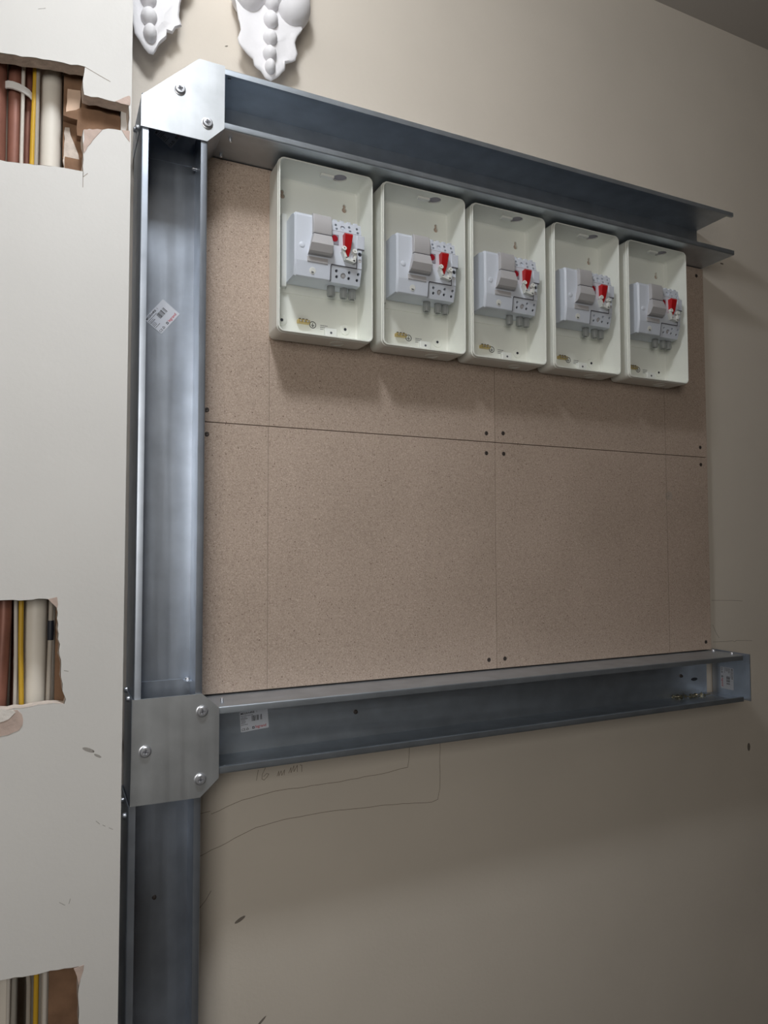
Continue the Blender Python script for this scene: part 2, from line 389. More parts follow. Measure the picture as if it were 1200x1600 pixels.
# pencil lines on the back wall
def wav(pts, amp=0.0007, seed=0, step=0.012):
    rnd = random.Random(seed); out = []
    for a, c in zip(pts[:-1], pts[1:]):
        d = Vector(c)-Vector(a); k = max(1, int(d.length/step)); n = Vector((-d.y, d.x)).normalized()
        out += [tuple(Vector(a)+d*(j/k)+n*(rnd.uniform(-amp, amp) if j else 0)) for j in range(k)]
    return out+[tuple(pts[-1])]
strokes(wall_back, [wav([(0.1378,-0.449),(0.190,-0.4340),(0.248,-0.4273),(0.3552,-0.4282),(0.440,-0.4262),(0.5069,-0.4211),(0.5095,-0.4080),(0.5111,-0.356)], seed=1),
                    wav([(0.1050,-0.521),(0.1278,-0.5121),(0.2144,-0.4839),(0.265,-0.4785),(0.3308,-0.4776),(0.4571,-0.4836),(0.5600,-0.4935),(0.5718,-0.4905),(0.5765,-0.470),(0.5781,-0.356)], seed=2),
                    [(0.112,-0.446),(0.136,-0.444)],
                    wav([(1.3306,-0.234),(1.375,-0.2355),(1.3985,-0.2350),(1.4050,-0.2380),(1.412,-0.2350),(1.4674,-0.2389)], 0.0004, 3),
                    [(1.3294,-0.1346),(1.40,-0.1372),(1.4364,-0.1398)], wav([(1.331,-0.193),(1.341,-0.212),(1.352,-0.226)], 0.001, 8),
                    [(0.1150,-0.6040),(0.1300,-0.5880),(0.1390,-0.5745)]], 0, 0.0008)
# the pencilled "16 mm" under the trunking
x0, z0 = 0.2125, -0.4045; s = 0.00105
hw = [[(2,0),(5,15)], [(17,17),(12,8),(11,1),(15,-1),(20,3),(23,7),(19,8),(14,4)],
      [(37,2),(40,9),(40,2),(44,9),(45,2),(50,10),(49,2)], [(57,4),(61,12),(61,4),(66,14),(66,5),(72,14),(72,4)], [(77,14),(80,13),(80,3)]]
strokes(wall_back, [[(x0+p[0]*s, z0+p[1]*s*1.1) for p in l] for l in hw], 0, 0.0008, name='pencil_lettering')
M_PALE = mat('pale_spot_tint', (236, 226, 214), 0.9, alpha=0.28)
def smear(x, z, rx, rz, a, seed, parent=wall_back, y=0, m=None):
    p = rough([(x+rx*math.cos(t/7*math.pi)*math.cos(R(a))-rz*math.sin(t/7*math.pi)*math.sin(R(a)), z+rx*math.cos(t/7*math.pi)*math.sin(R(a))+rz*math.sin(t/7*math.pi)*math.cos(R(a))) for t in range(14)], 0.003, 0.0008, seed)
    MB().prism([p], XZ, y-0.0002, y).build('pale_spot' if m else 'scuff_mark', m or M_SMUDGE, parent)
smear(0.1878, -0.6322, 0.010, 0.003, 25, 1); smear(1.4463, -0.4963, 0.005, 0.010, 0, 2)
smear(0.152, 0.880, 0.003, 0.0012, 30, 3); smear(0.225, -0.81, 0.012, 0.002, 40, 4); smear(1.392, 0.70, 0.006, 0.002, 0, 5)

# ------------------------------------------------------------------ pipes, cables and timber inside the riser
PB, PTOP = -1.0, 0.95
def pipe(name, label, cat, pts, r, m, group=None):
    o = MB().tube([(x, y, z) for x, z, y in pts], r).build(name, m); return tag(o, label, cat, group)
pipe('copper_pipe', 'thick copper pipe at the left picture edge inside the top cut-out', 'pipe', [(-0.1965,PTOP,-0.105),(-0.1945,0.55,-0.105),(-0.1950,0.35,-0.10),(-0.196,PB,-0.10)], 0.0135, M_COPPER)
pipe('copper_pipe', 'brown copper pipe, second from the left in the top cut-out', 'pipe', [(-0.1715,PTOP,-0.100),(-0.1710,0.4,-0.100),(-0.1695,-0.1,-0.105),(-0.1800,-0.4,-0.10),(-0.1850,PB,-0.10)], 0.0092, M_COPPER)
pipe('copper_pipe', 'thin brown copper pipe just left of the yellow cable in the top cut-out', 'pipe', [(-0.1550,PTOP,-0.095),(-0.1545,0.45,-0.095),(-0.1570,0.1,-0.07),(-0.158,PB,-0.05)], 0.0060, M_COPPER)
pipe('thin_white_cable', 'thin white cable between the two brown pipes in the top cut-out', 'cable', [(-0.1600,PTOP,-0.112),(-0.1612,0.55,-0.112),(-0.1580,0.2,-0.11),(-0.1560,-0.08,-0.107),(-0.1545,-0.16,-0.107),(-0.155,PB,-0.10)], 0.0026, M_WCAB)
pipe('yellow_cable', 'yellow cable running down beside the white waste pipe', 'cable', [(-0.1460,PTOP,-0.112),(-0.1458,0.66,-0.112),(-0.1472,0.60,-0.113),(-0.1478,0.53,-0.112),(-0.149,0.2,-0.11),(-0.1490,-0.08,-0.114),(-0.1485,-0.14,-0.114),(-0.1462,-0.22,-0.116),(-0.1400,-0.33,-0.117),(-0.132,-0.42,-0.112),(-0.1210,-0.56,-0.108),(-0.1200,PB,-0.108)], 0.0034, M_YEL)
pipe('white_waste_pipe', 'fat white plastic waste pipe seen in the top and middle cut-outs', 'pipe', [(-0.1245,PTOP,-0.095),(-0.1248,0.5,-0.095),(-0.1305,-0.1,-0.098),(-0.1305,-0.24,-0.098),(-0.150,-0.42,-0.09),(-0.1580,-0.55,-0.085),(-0.1585,PB,-0.085)], 0.0146, M_PVC)
t = thing('grey_cable', 'grey cable with black tape beside the waste pipe in the middle cut-out', 'cable', (-0.1125, -0.112, -0.5))
MB().tube([(-0.1118,-0.110,0.35),(-0.1118,-0.112,-0.05),(-0.1118,-0.113,-0.12),(-0.1135,-0.113,-0.22),(-0.112,-0.111,-0.5),(-0.110,-0.111,PB)], 0.0032).build('cable', M_GCAB, t)
MB().tube([(-0.1118,-0.113,-0.105),(-0.1118,-0.1132,-0.118),(-0.1119,-0.113,-0.132)], [0.0042,0.0046,0.0042]).build('black_tape', M_TAPE, t)
pipe('pale_cable', 'pale cable leaning behind the yellow cable in the middle cut-out', 'cable', [(-0.1420,PTOP,-0.113),(-0.1425,0.5,-0.113),(-0.1450,0.1,-0.10),(-0.1515,-0.09,-0.100),(-0.1550,-0.16,-0.100),(-0.1500,-0.24,-0.105),(-0.1440,-0.38,-0.121),(-0.1360,-0.52,-0.113),(-0.1300,-0.60,-0.106),(-0.129,PB,-0.106)], 0.0030, M_GCAB)
pipe('pale_cable', 'pale grey cable next to the timber in the bottom cut-out', 'cable', [(-0.1080,0.30,-0.085),(-0.1080,-0.35,-0.09),(-0.1098,-0.55,-0.113),(-0.1098,PB,-0.113)], 0.0033, M_WCAB)
tag(MB().loft([[(x, y, z-0.0055), (x, y-0.0022, z-0.0050), (x, y-0.0022, z+0.0050), (x, y, z+0.0055)] for x, y, z in ((-0.1840,-0.1085,0.6490),(-0.1800,-0.1125,0.6488),(-0.1740,-0.1145,0.6482),(-0.1660,-0.1152,0.6468),(-0.1590,-0.1148,0.6448),(-0.1530,-0.1135,0.6425),(-0.1495,-0.1100,0.6405))]).build('pipe_clip', M_CLIP), 'white plastic clip across the brown pipes in the top cut-out', 'clip')
t = thing('timber_stud', 'brown rough timber stud showing at the right of each cut-out', 'timber', (-0.066, -0.105, -0.9))
MB().box(-0.1055, -0.0325, -0.118, -0.085, -0.9, 0.56).box(-0.1085, -0.0325, -0.112, -0.085, 0.56, ZC).build('stud', M_TIMB, t)
MB().prism([rough([(-0.1050,0.6240),(-0.0870,0.6225),(-0.0865,0.6640),(-0.1035,0.6620)], 0.008, 0.001, 6)], XZ, -0.1165, -0.112).build('pale_packer', M_TIMB2, t)
MB().prism([rough([(-0.1085,0.6150),(-0.0900,0.6130),(-0.0900,0.5900),(-0.0330,0.5880),(-0.0325,0.6330),(-0.0850,0.6330),(-0.1085,0.6190)], 0.008, 0.0015, 7)], XZ, -0.1275, -0.112).build('batten', M_TIMB, t)
MB().prism([rough([(-0.1075,0.5300),(-0.0850,0.5250),(-0.0860,0.5600),(-0.0940,0.5850),(-0.1000,0.6060),(-0.1060,0.6050)], 0.008, 0.0015, 8)], XZ, -0.1145, -0.112).build('stain_packer', M_GYPS, t)

# ------------------------------------------------------------------ chipboard panels (four, with fine seams)
BY = -0.018
def board(x0, x1, z0, z1, label):
    o = MB().bbox(x0, x1, BY, -0.0005, z0, z1, 0.0006).build('chipboard_panel', M_CHIP)
    return tag(o, label, 'board', None)
g = 0.0006
B_ul = board(0.1012, 0.6991-g, 0.207+g, 0.6640, 'upper left chipboard panel behind the first three white enclosures')
B_ur = board(0.6991+g, 1.3036, 0.207+g, 0.6640, 'upper right chipboard panel behind the last three white enclosures')
B_ll = board(0.1012, 0.6991-g, -0.2470, 0.207-g, 'lower left bare chipboard panel beside the upright trunking')
B_lr = board(0.6991+g, 1.3036, -0.2470, 0.207-g, 'lower right bare chipboard panel with a pencil line near its edge')
strokes(B_ul, [[(0.2285,0.2085),(0.2272,0.360)]], BY, 0.0008)
strokes(B_ll, [[(0.2274,-0.246),(0.2267,0.206)]], BY, 0.0008)
strokes(B_ur, [[(1.1690,0.2085),(1.1675,0.362)]], BY, 0.0008)
strokes(B_lr, [[(1.1700,-0.246),(1.1692,0.206)]], BY, 0.0008)
smear(1.1763, 0.1115, 0.011, 0.010, 0, 6, B_lr, BY, M_PALE)  # pale translucent round patch on the board
def board_screw(x, z, parent, m=M_DSCREW):
    MB().lathe((x, BY, z), (0, -1, 0), [(0.0042, -0.0004), (0.0042, 0.0004), (0.0030, 0.0009), (0.0012, 0.0005)], 14).build('screw', m, parent)
for x, z, p in ((0.6782,0.2243,B_ul),(0.7185,0.227,B_ur),(0.6778,0.1841,B_ll),(0.7196,0.1851,B_lr),(1.2811,0.2303,B_ur),(1.282,0.1891,B_lr),(0.1202,0.2277,B_ul),(0.1206,0.1866,B_ll),(0.6798,-0.2286,B_ll),(0.718,-0.2287,B_lr),(1.2859,-0.2291,B_lr),(1.281,0.6447,B_ur)):
    board_screw(x, z, p)

# ------------------------------------------------------------------ trunking
def chan(W, d0, d1, lip=0.0105, t=0.0014, r=0.0022):
    """C section: (across, depth) polygon; d0 = back (near wall), d1 = front"""
    o = [(0, d0), (W, d0)] + [(W-r+r*math.cos(a), d1+r+r*math.sin(a)) for a in (0, -math.pi/6, -math.pi/3, -math.pi/2)]
    o += [(W-lip, d1), (W-lip, d1+0.006), (W-lip+t, d1+0.006), (W-lip+t, d1+t), (W-t, d1+t), (W-t, d0-t), (t, d0-t), (t, d1+t), (lip-t, d1+t), (lip-t, d1+0.006), (lip, d1+0.006), (lip, d1)]
    o += [(r-r*math.sin(a), d1+r-r*math.cos(a)) for a in (0, math.pi/6, math.pi/3, math.pi/2)]
    return o
def bolt(name, c, axis, parent, r=0.0065, m=M_SCREW, slot=True):
    c = Vector(c); a = Vector(axis).normalized()
    o = MB().lathe(c, a, [(r*1.15, 0), (r*1.15, 0.0008), (r, 0.0012), (r*0.98, 0.0030), (r*0.82, 0.0042), (r*0.45, 0.0044), (r*0.35, 0.0034)], 22).build(name, m, parent)
    if slot:
        u, v = frame(a); ang = random.uniform(0, 3); d = u*math.cos(ang)+v*math.sin(ang); e = a.cross(d)
        mb = MB()
        for p, q in ((d, e), (e, d)):
            h = c+a*0.00446; pts = [h+p*r*0.55+q*r*0.10, h-p*r*0.55+q*r*0.10, h-p*r*0.55-q*r*0.10, h+p*r*0.55-q*r*0.10]
            mb.add(pts+[x+a*0.0002 for x in pts], [(0,1,2,3),(4,5,6,7),(0,1,5,4),(1,2,6,5),(2,3,7,6),(3,0,4,7)])
        mb.build('recess', M_INK2, o)
    return o
def tip(c, axis, parent, r=0.0028, L=0.007):
    return MB().lathe(c, axis, [(r, -0.001), (r, L*0.4), (r*0.85, L*0.45), (r, L*0.5), (r*0.9, L*0.9), (r*0.5, L)], 12).build('screw_tip', M_SCREW, parent)

def sticker(parent, bl, u, v, W, H, rot=False):
    """white product sticker: bl corner, u/v unit directions; print joined as lettering children"""
    u = Vector(u).normalized(); v = Vector(v); v = (v-u*v.dot(u)).normalized(); n = u.cross(v); bl = Vector(bl)
    P = lambda a, c, h: bl+u*a+v*c+n*h
    o = MB().prism([rrect(0, W, 0, H, 0.0015, 3)], P, 0, 0.0003).build('sticker', M_PAPER, parent)
    k = W/0.050; h = 0.00042; ink = MB(); red = MB(); gry = MB()
    def put(mb, body, x, y, size, bold=0.0):
        vs, fs = text_tris(body, size, bold); mb.add([P(x+p[0], y+p[1], h) for p in vs], fs)
    def bar(mb, x, y, w_, h_): mb.add([P(x, y, h), P(x+w_, y, h), P(x+w_, y+h_, h), P(x, y+h_, h)], [(0,1,2,3)])
    put(ink, 'MSGRA4RB', 0.0015*k, H-0.0052*k, 0.0050*k, 0.012); put(ink, '1', 0.0290*k, H-0.0052*k, 0.0045*k)
    rnd = random.Random(3)
    for r_, (y, L) in enumerate(((0.0085, 0.021), (0.0112, 0.012), (0.0135, 0.013), (0.0160, 0.008), (0.0183, 0.009), (0.0206, 0.007), (0.0236, 0.012))):
        x = 0.0015*k
        while x < L*k:
            ww = rnd.uniform(0.0008, 0.0024)*k; bar(ink if r_ == 2 else gry, x, H-y*k, ww, 0.0011*k); x += ww+0.0005*k
    x = 0.0205*k
    while x < 0.0395*k:
        ww = rnd.choice((0.0004, 0.0006, 0.0010))*k; bar(ink, x, H-0.0190*k, ww, 0.0095*k); x += ww+rnd.choice((0.0003, 0.0005, 0.0009))*k
        if abs(x-0.0335*k) < 0.0008*k: x += 0.002*k
    put(ink, 'CE', 0.0015*k, 0.0022*k, 0.0058*k, 0.0)
    for a, c in ((0, 120), (120, 240), (240, 360)):                  # small recycling triangle
        cx, cy, rr = 0.0120*k, 0.0042*k, 0.0026*k
        p, q = Vector((cx+rr*math.cos(R(a+90)), cy+rr*math.sin(R(a+90)))), Vector((cx+rr*math.cos(R(c+90)), cy+rr*math.sin(R(c+90))))
        d = (q-p).normalized(); nn = Vector((-d.y, d.x))*0.0004*k; q = p+(q-p)*0.8
        ink.add([P(*(p+nn), h), P(*(q+nn), h), P(*(q-nn), h), P(*(p-nn), h)], [(0,1,2,3)])
    sx, sy, sq = 0.0205*k, 0.0028*k, 0.0040*k                        # square emblem with a light centre
    for (x, y, a, c) in ((sx, sy, sq, sq*0.27), (sx, sy+sq*0.73, sq, sq*0.27), (sx, sy, sq*0.27, sq), (sx+sq*0.73, sy, sq*0.27, sq)): bar(ink, x, y, a, c)
    put(red, 'legrand', 0.0260*k, 0.0033*k, 0.0066*k, 0.008)
    ink.build('lettering', M_INK, o); gry.build('small_print', M_INK2, o); red.build('logo_lettering', M_REDINK, o)
    return o

D = -0.108
# upper upright run
T = thing('steel_trunking', 'tall upright galvanised trunking between drywall and chipboard', 'trunking', (0.05, -0.055, -0.225))
p = chan(0.1, -0.004, D)
MB().prism([p], lambda a, c, h: (a, c, h), -0.2500, 0.690).build('channel', M_GZ, T, smooth=40)
sticker(T, (0.0467, -0.0056, 0.3503), (0.0322, 0, 0.0412), (-0.0252, 0, 0.0246), 0.0480, 0.0350)
# lower upright run (leans out very slightly, as in the photo)
T2 = thing('steel_trunking', 'dark lower upright galvanised trunking running below the tee plate', 'trunking', (0.05, -0.055, -1.45))
MB().prism([chan(0.1045, -0.004, D)], lambda a, c, h: (a-0.0052, c, h), -1.45, -0.380).build('channel', M_GZ, T2, smooth=40)
bolt('web_screw', (0.0471, -0.0054, -0.5634), (0, -1, 0), T2, 0.0030, M_DSCREW, False)
# top level run (open front, on its side); right end of the web stops flush with its flanges
T3 = thing('steel_trunking', 'top level galvanised trunking running above the five white enclosures', 'trunking', (0.7, -0.055, 0.6655))
MB().prism([chan(0.0999, -0.004, D, lip=0.0100)], lambda a, c, h: (h, c, 0.6655+a), 0.105, 1.3005).build('channel', M_GX, T3, smooth=40)
tip((0.1409, -0.0852, 0.6655), (0, 0, -1), T3); tip((0.1368, -0.0326, 0.6655), (0, 0, -1), T3)
tip((0.1365, -0.0930, 0.7640), (0, 0, -1), T3)
# bottom level run with end cap
T4 = thing('steel_trunking', 'lower level galvanised trunking under the chipboard, open front, sticker at its left', 'trunking', (0.7, -0.055, -0.3525))
DB = -0.1045
MB().prism([chan(0.1027, -0.004, DB)], lambda a, c, h: (h, c, -0.3525+a), 0.105, 1.3005).build('channel', M_GX, T4, smooth=40)
sticker(T4, (0.1855, -0.0056, -0.3186), (1, 0, 0.075), (-0.06, 0, 1), 0.0490, 0.0345)
bolt('web_screw', (0.3973, -0.0054, -0.305), (0, -1, 0), T4, 0.0036, M_DSCREW, False)
bolt('web_screw', (1.2164, -0.0054, -0.3049), (0, -1, 0), T4, 0.0034, M_DSCREW, False)
MB().prism([[(1.2594+0.0105*math.cos(a/12*math.pi*2), -0.3157+0.0038*math.sin(a/12*math.pi*2)) for a in range(12)]], XZ, -0.0058, -0.005).build('knockout', M_HOLE, T4)
tip((0.1385, -0.071, -0.2498), (0, 0, 1), T4); tip((0.1390, -0.0900, -0.3511), (0, 0, 1), T4)
CAP = thing('trunking_end_cap', 'steel end cap closing the right end of the lower level trunking', 'end cap', (1.322, -0.055, -0.351))
MB().box(1.3215, 1.3235, DB-0.0005, -0.004, -0.3535, -0.2487).box(1.286, 1.3215, DB+0.012, -0.008, -0.2524, -0.2514).box(1.286, 1.3215, DB+0.012, -0.008, -0.3509, -0.3499).build('cap_plate', M_GZ, CAP)
sticker(CAP, (1.3212, -0.0272, -0.2870), (0, 0, -1), (0, -1, 0), 0.0500, 0.0350)
bolt('bolt', (1.2960, -0.0800, -0.2498), (0, 0, 1), CAP, 0.0045)
bolt('bolt', (1.2960, -0.0300, -0.2498), (0, 0, 1), CAP, 0.0045)

# top elbow: cover plate, body walls, bolts
E = thing('trunking_elbow', 'bright cut-corner elbow plate joining upright and top trunking', 'trunking elbow', (0.06, -0.06, 0.64))
pl = [(-0.0012,0.6366),(0.0985,0.6366),(0.1255,0.6640),(0.1255,0.7668),(0.0846,0.7668),(-0.0012,0.6846)]
MB().prism([pl], XZ, -0.1108, -0.1088).build('cover_plate', M_GP, E)
b = MB()
b.prism([[(-0.0012,0.64),(0.1005,0.64),(0.1255,0.665),(0.1255,0.7660),(0.0846,0.7660),(-0.0012,0.6846)]], XZ, -0.0036, -0.0030)
b.prism([[(0.0846,0.7655),(-0.0012,0.6835),(-0.0012,0.6400),(0.0002,0.6400),(0.0002,0.6828),(0.0852,0.7640),(0.1255,0.7640),(0.1255,0.7655)]], XZ, -0.1088, -0.0040)
b.prism([[(0.0995,0.640),(0.1012,0.640),(0.1255,0.664),(0.1240,0.6655)]], XZ, -0.1088, -0.019)
b.build('elbow_body', M_GZ, E)
MB().prism([[(0.0016,0.645),(0.0984,0.645),(0.124,0.668),(0.124,0.762),(0.0846,0.762),(0.0016,0.683)]], XZ, -0.0066, -0.0056).build('back_plate', M_GZ, E)
sticker(E, (0.0584, -0.0068, 0.6690), (0.030, 0, 0.042), (-0.0252, 0, 0.0225), 0.048, 0.035)
bolt('bolt', (0.0557, -0.1108, 0.7089), (0, -1, 0), E, 0.0079)
bolt('bolt', (0.0985, -0.1108, 0.6657), (0, -1, 0), E, 0.0079)
bolt('side_bolt', (-0.0012, -0.045, 0.665), (-1, 0, 0), E, 0.0045); bolt('side_bolt', (-0.0012, -0.075, 0.652), (-1, 0, 0), E, 0.0045)
tip((0.0984, -0.02, 0.6357), (-1, 0, 0), E)

# bottom tee
F = thing('trunking_tee', 'grey tee plate with three bolts joining upright and lower level trunking', 'trunking tee', (0.06, -0.06, -0.38))
pl = [(-0.0030,-0.3795),(0.0975,-0.3810),(0.1255,-0.3555),(0.1255,-0.2498),(0.0990,-0.2258),(-0.0014,-0.2262)]
MB().prism([pl], XZ, -0.1112, -0.1090).build('cover_plate', M_GP, F)
MB().prism([[(0.0017,-0.3790),(0.0975,-0.3790),(0.1235,-0.352),(0.1235,-0.251),(0.0984,-0.2200),(0.0017,-0.2200)]], XZ, -0.0070, -0.0056).box(-0.0022, -0.0004, -0.109, -0.004, -0.379, -0.2262).build('tee_body', M_GZ, F)
for x, z in ((0.0992,-0.2521),(0.0171,-0.3025),(0.0973,-0.3534)): bolt('bolt', (x, -0.1112, z), (0, -1, 0), F, 0.0079)
for y, z in ((-0.040,-0.224),(-0.072,-0.232),(-0.040,-0.392),(-0.075,-0.404)): bolt('side_bolt', (-0.0022 if z > -0.3 else -0.0054, y, z), (-1, 0, 0), F, 0.0045)
MB().box(0.0870, 0.0984, -0.035, -0.010, -0.2210, -0.2196).build('corner_tab', M_GZ, F)
bolt('web_screw', (0.0925, -0.0225, -0.2196), (0, 0, 1), F, 0.0042, M_SCREW, False)

# loose screws lying in the lower trunking
rnd = random.Random(5)
def loose_screw_mesh(mb):
    mb.lathe((0,0,0), (1,0,0), [(0.0036,0),(0.0036,0.0008),(0.0018,0.0022),(0.0013,0.003),(0.0015,0.006),(0.0012,0.0065),(0.0015,0.010),(0.0011,0.0105),(0.0013,0.015),(0.0003,0.0175)], 10)
first = None
for i in range(16):
    x = 1.172+0.090*((i*7) % 16)/15+rnd.uniform(-0.004, 0.004); y = -0.014-rnd.uniform(0.0, 0.022)+0.004*math.sin(i)
    if first is None:
        mb = MB(); loose_screw_mesh(mb); o = mb.build('loose_screw', M_YSCREW); first = o
        o.data.transform(Matrix.Translation(Vector(o['_org'])))
    else:
        o = first.copy(); COL.objects.link(o)
    tag(o, 'small zinc screw lying in the right end of the lower level trunking', 'screw', 'loose screws in the lower trunking')
    o.location = (x, y, -0.3525+0.0014+0.0034+ZO); o.rotation_euler = (rnd.uniform(0, 6), R(-9), rnd.uniform(0, 6.28))

# ------------------------------------------------------------------ plaster ornaments
def ornament(label, leaf, beads, lobes, seed):
    xs = [p[0] for p in leaf]; org = (sum(xs)/len(xs), -0.02, min(p[1] for p in leaf))
    t = thing('plaster_ornament', label, 'ornament', org, None)
    n = len(leaf)
    cx, cz = sum(p[0] for p in leaf)/n, sum(p[1] for p in leaf)/n
    L = rough(leaf, 0.006, 0.0007, seed); m = len(L)
    def ring(sc, y): return [(cx+(p[0]-cx)*sc, y(p) if callable(y) else y, cz+(p[1]-cz)*sc) for p in L]
    zc = lambda p: (p[1]-cz)
    # loft from wall foot to leaf edge, then a softly domed front
    rings = [ring(0.42, -0.0005), ring(0.44, -0.022), ring(0.97, lambda p: -0.031-0.03*abs(p[0]-cx)), ring(1.0, lambda p: -0.0335-0.03*abs(p[0]-cx)), ring(0.985, lambda p: -0.0355-0.03*abs(p[0]-cx)), ring(0.90, -0.0385), ring(0.70, -0.0362), ring(0.45, -0.0372), ring(0.2, -0.0390)]
    MB().loft(rings).build('leaf', M_PLAST, t, smooth=50)
    for i, (x, z, rx, rz) in enumerate(beads): MB().ball((x, -0.0375, z), rx*1.05, 0.0165, rz).build('bead', M_PLAST, t)
    mb = MB()
    for (x, z, rx, ry, rz) in lobes: mb.ball((x, -0.030, z), rx, ry, rz, 24, 14)
    xa, xb = min(l[0]-l[2] for l in lobes), max(l[0]+l[2] for l in lobes); zb = max(l[1] for l in lobes)
    mb.bbox(xa+0.012, xb-0.012, -0.058, -0.0005, zb, zb+0.16, 0.01)
    mb.build('scroll', M_PLAST, t, smooth=60)
    return t
leaf2 = [(0.158,0.945),(0.1605,0.9263),(0.1685,0.8911),(0.1631,0.8745),(0.1654,0.8661),(0.1778,0.8539),(0.1903,0.8461),(0.1926,0.8353),(0.2041,0.8295),(0.2133,0.8183),(0.2230,0.8160),(0.233,0.8240),(0.2482,0.8423),(0.2493,0.8544),(0.2683,0.8659),(0.2718,0.8788),(0.2669,0.8986),(0.2717,0.9119),(0.2801,0.9264),(0.2788,0.9391),(0.2650,0.945),(0.236,0.955)]
beads2 = [(0.2208,0.9235,0.0125,0.0150),(0.2196,0.8900,0.0125,0.0140),(0.2192,0.8610,0.0118,0.0135),(0.2200,0.8375,0.0090,0.0130),(0.2225,0.955,0.0130,0.0150)]
ornament('white plaster leaf ornament above the left end of the top trunking', leaf2, beads2, [(0.182,0.962,0.029,0.034,0.034),(0.2620,0.966,0.034,0.036,0.040),(0.224,0.985,0.040,0.036,0.040)], 21)
dx, dz = -0.2035, -0.009
leaf1 = [(-0.040,0.930),(-0.0140,0.8760),(-0.0053,0.8306),(0.0099,0.8106),(0.0170,0.8040),(0.0245,0.8042),(0.0319,0.8206),(0.0449,0.8377),(0.0458,0.85),(0.055,0.8496),(0.0601,0.86),(0.0694,0.8663),(0.065,0.8793),(0.0668,0.9053),(0.074,0.930),(0.030,0.955)]
beads1 = [(0.0185,0.8350,0.0105,0.0150),(0.0165,0.8625,0.0125,0.0150),(0.0150,0.8930,0.0130,0.0155),(0.0150,0.925,0.013,0.015)]
ornament('white plaster leaf ornament half hidden behind the drywall edge at top', leaf1, beads1, [(-0.020,0.965,0.030,0.034,0.034),(0.060,0.968,0.030,0.036,0.036),(0.020,0.985,0.040,0.036,0.040)], 22)

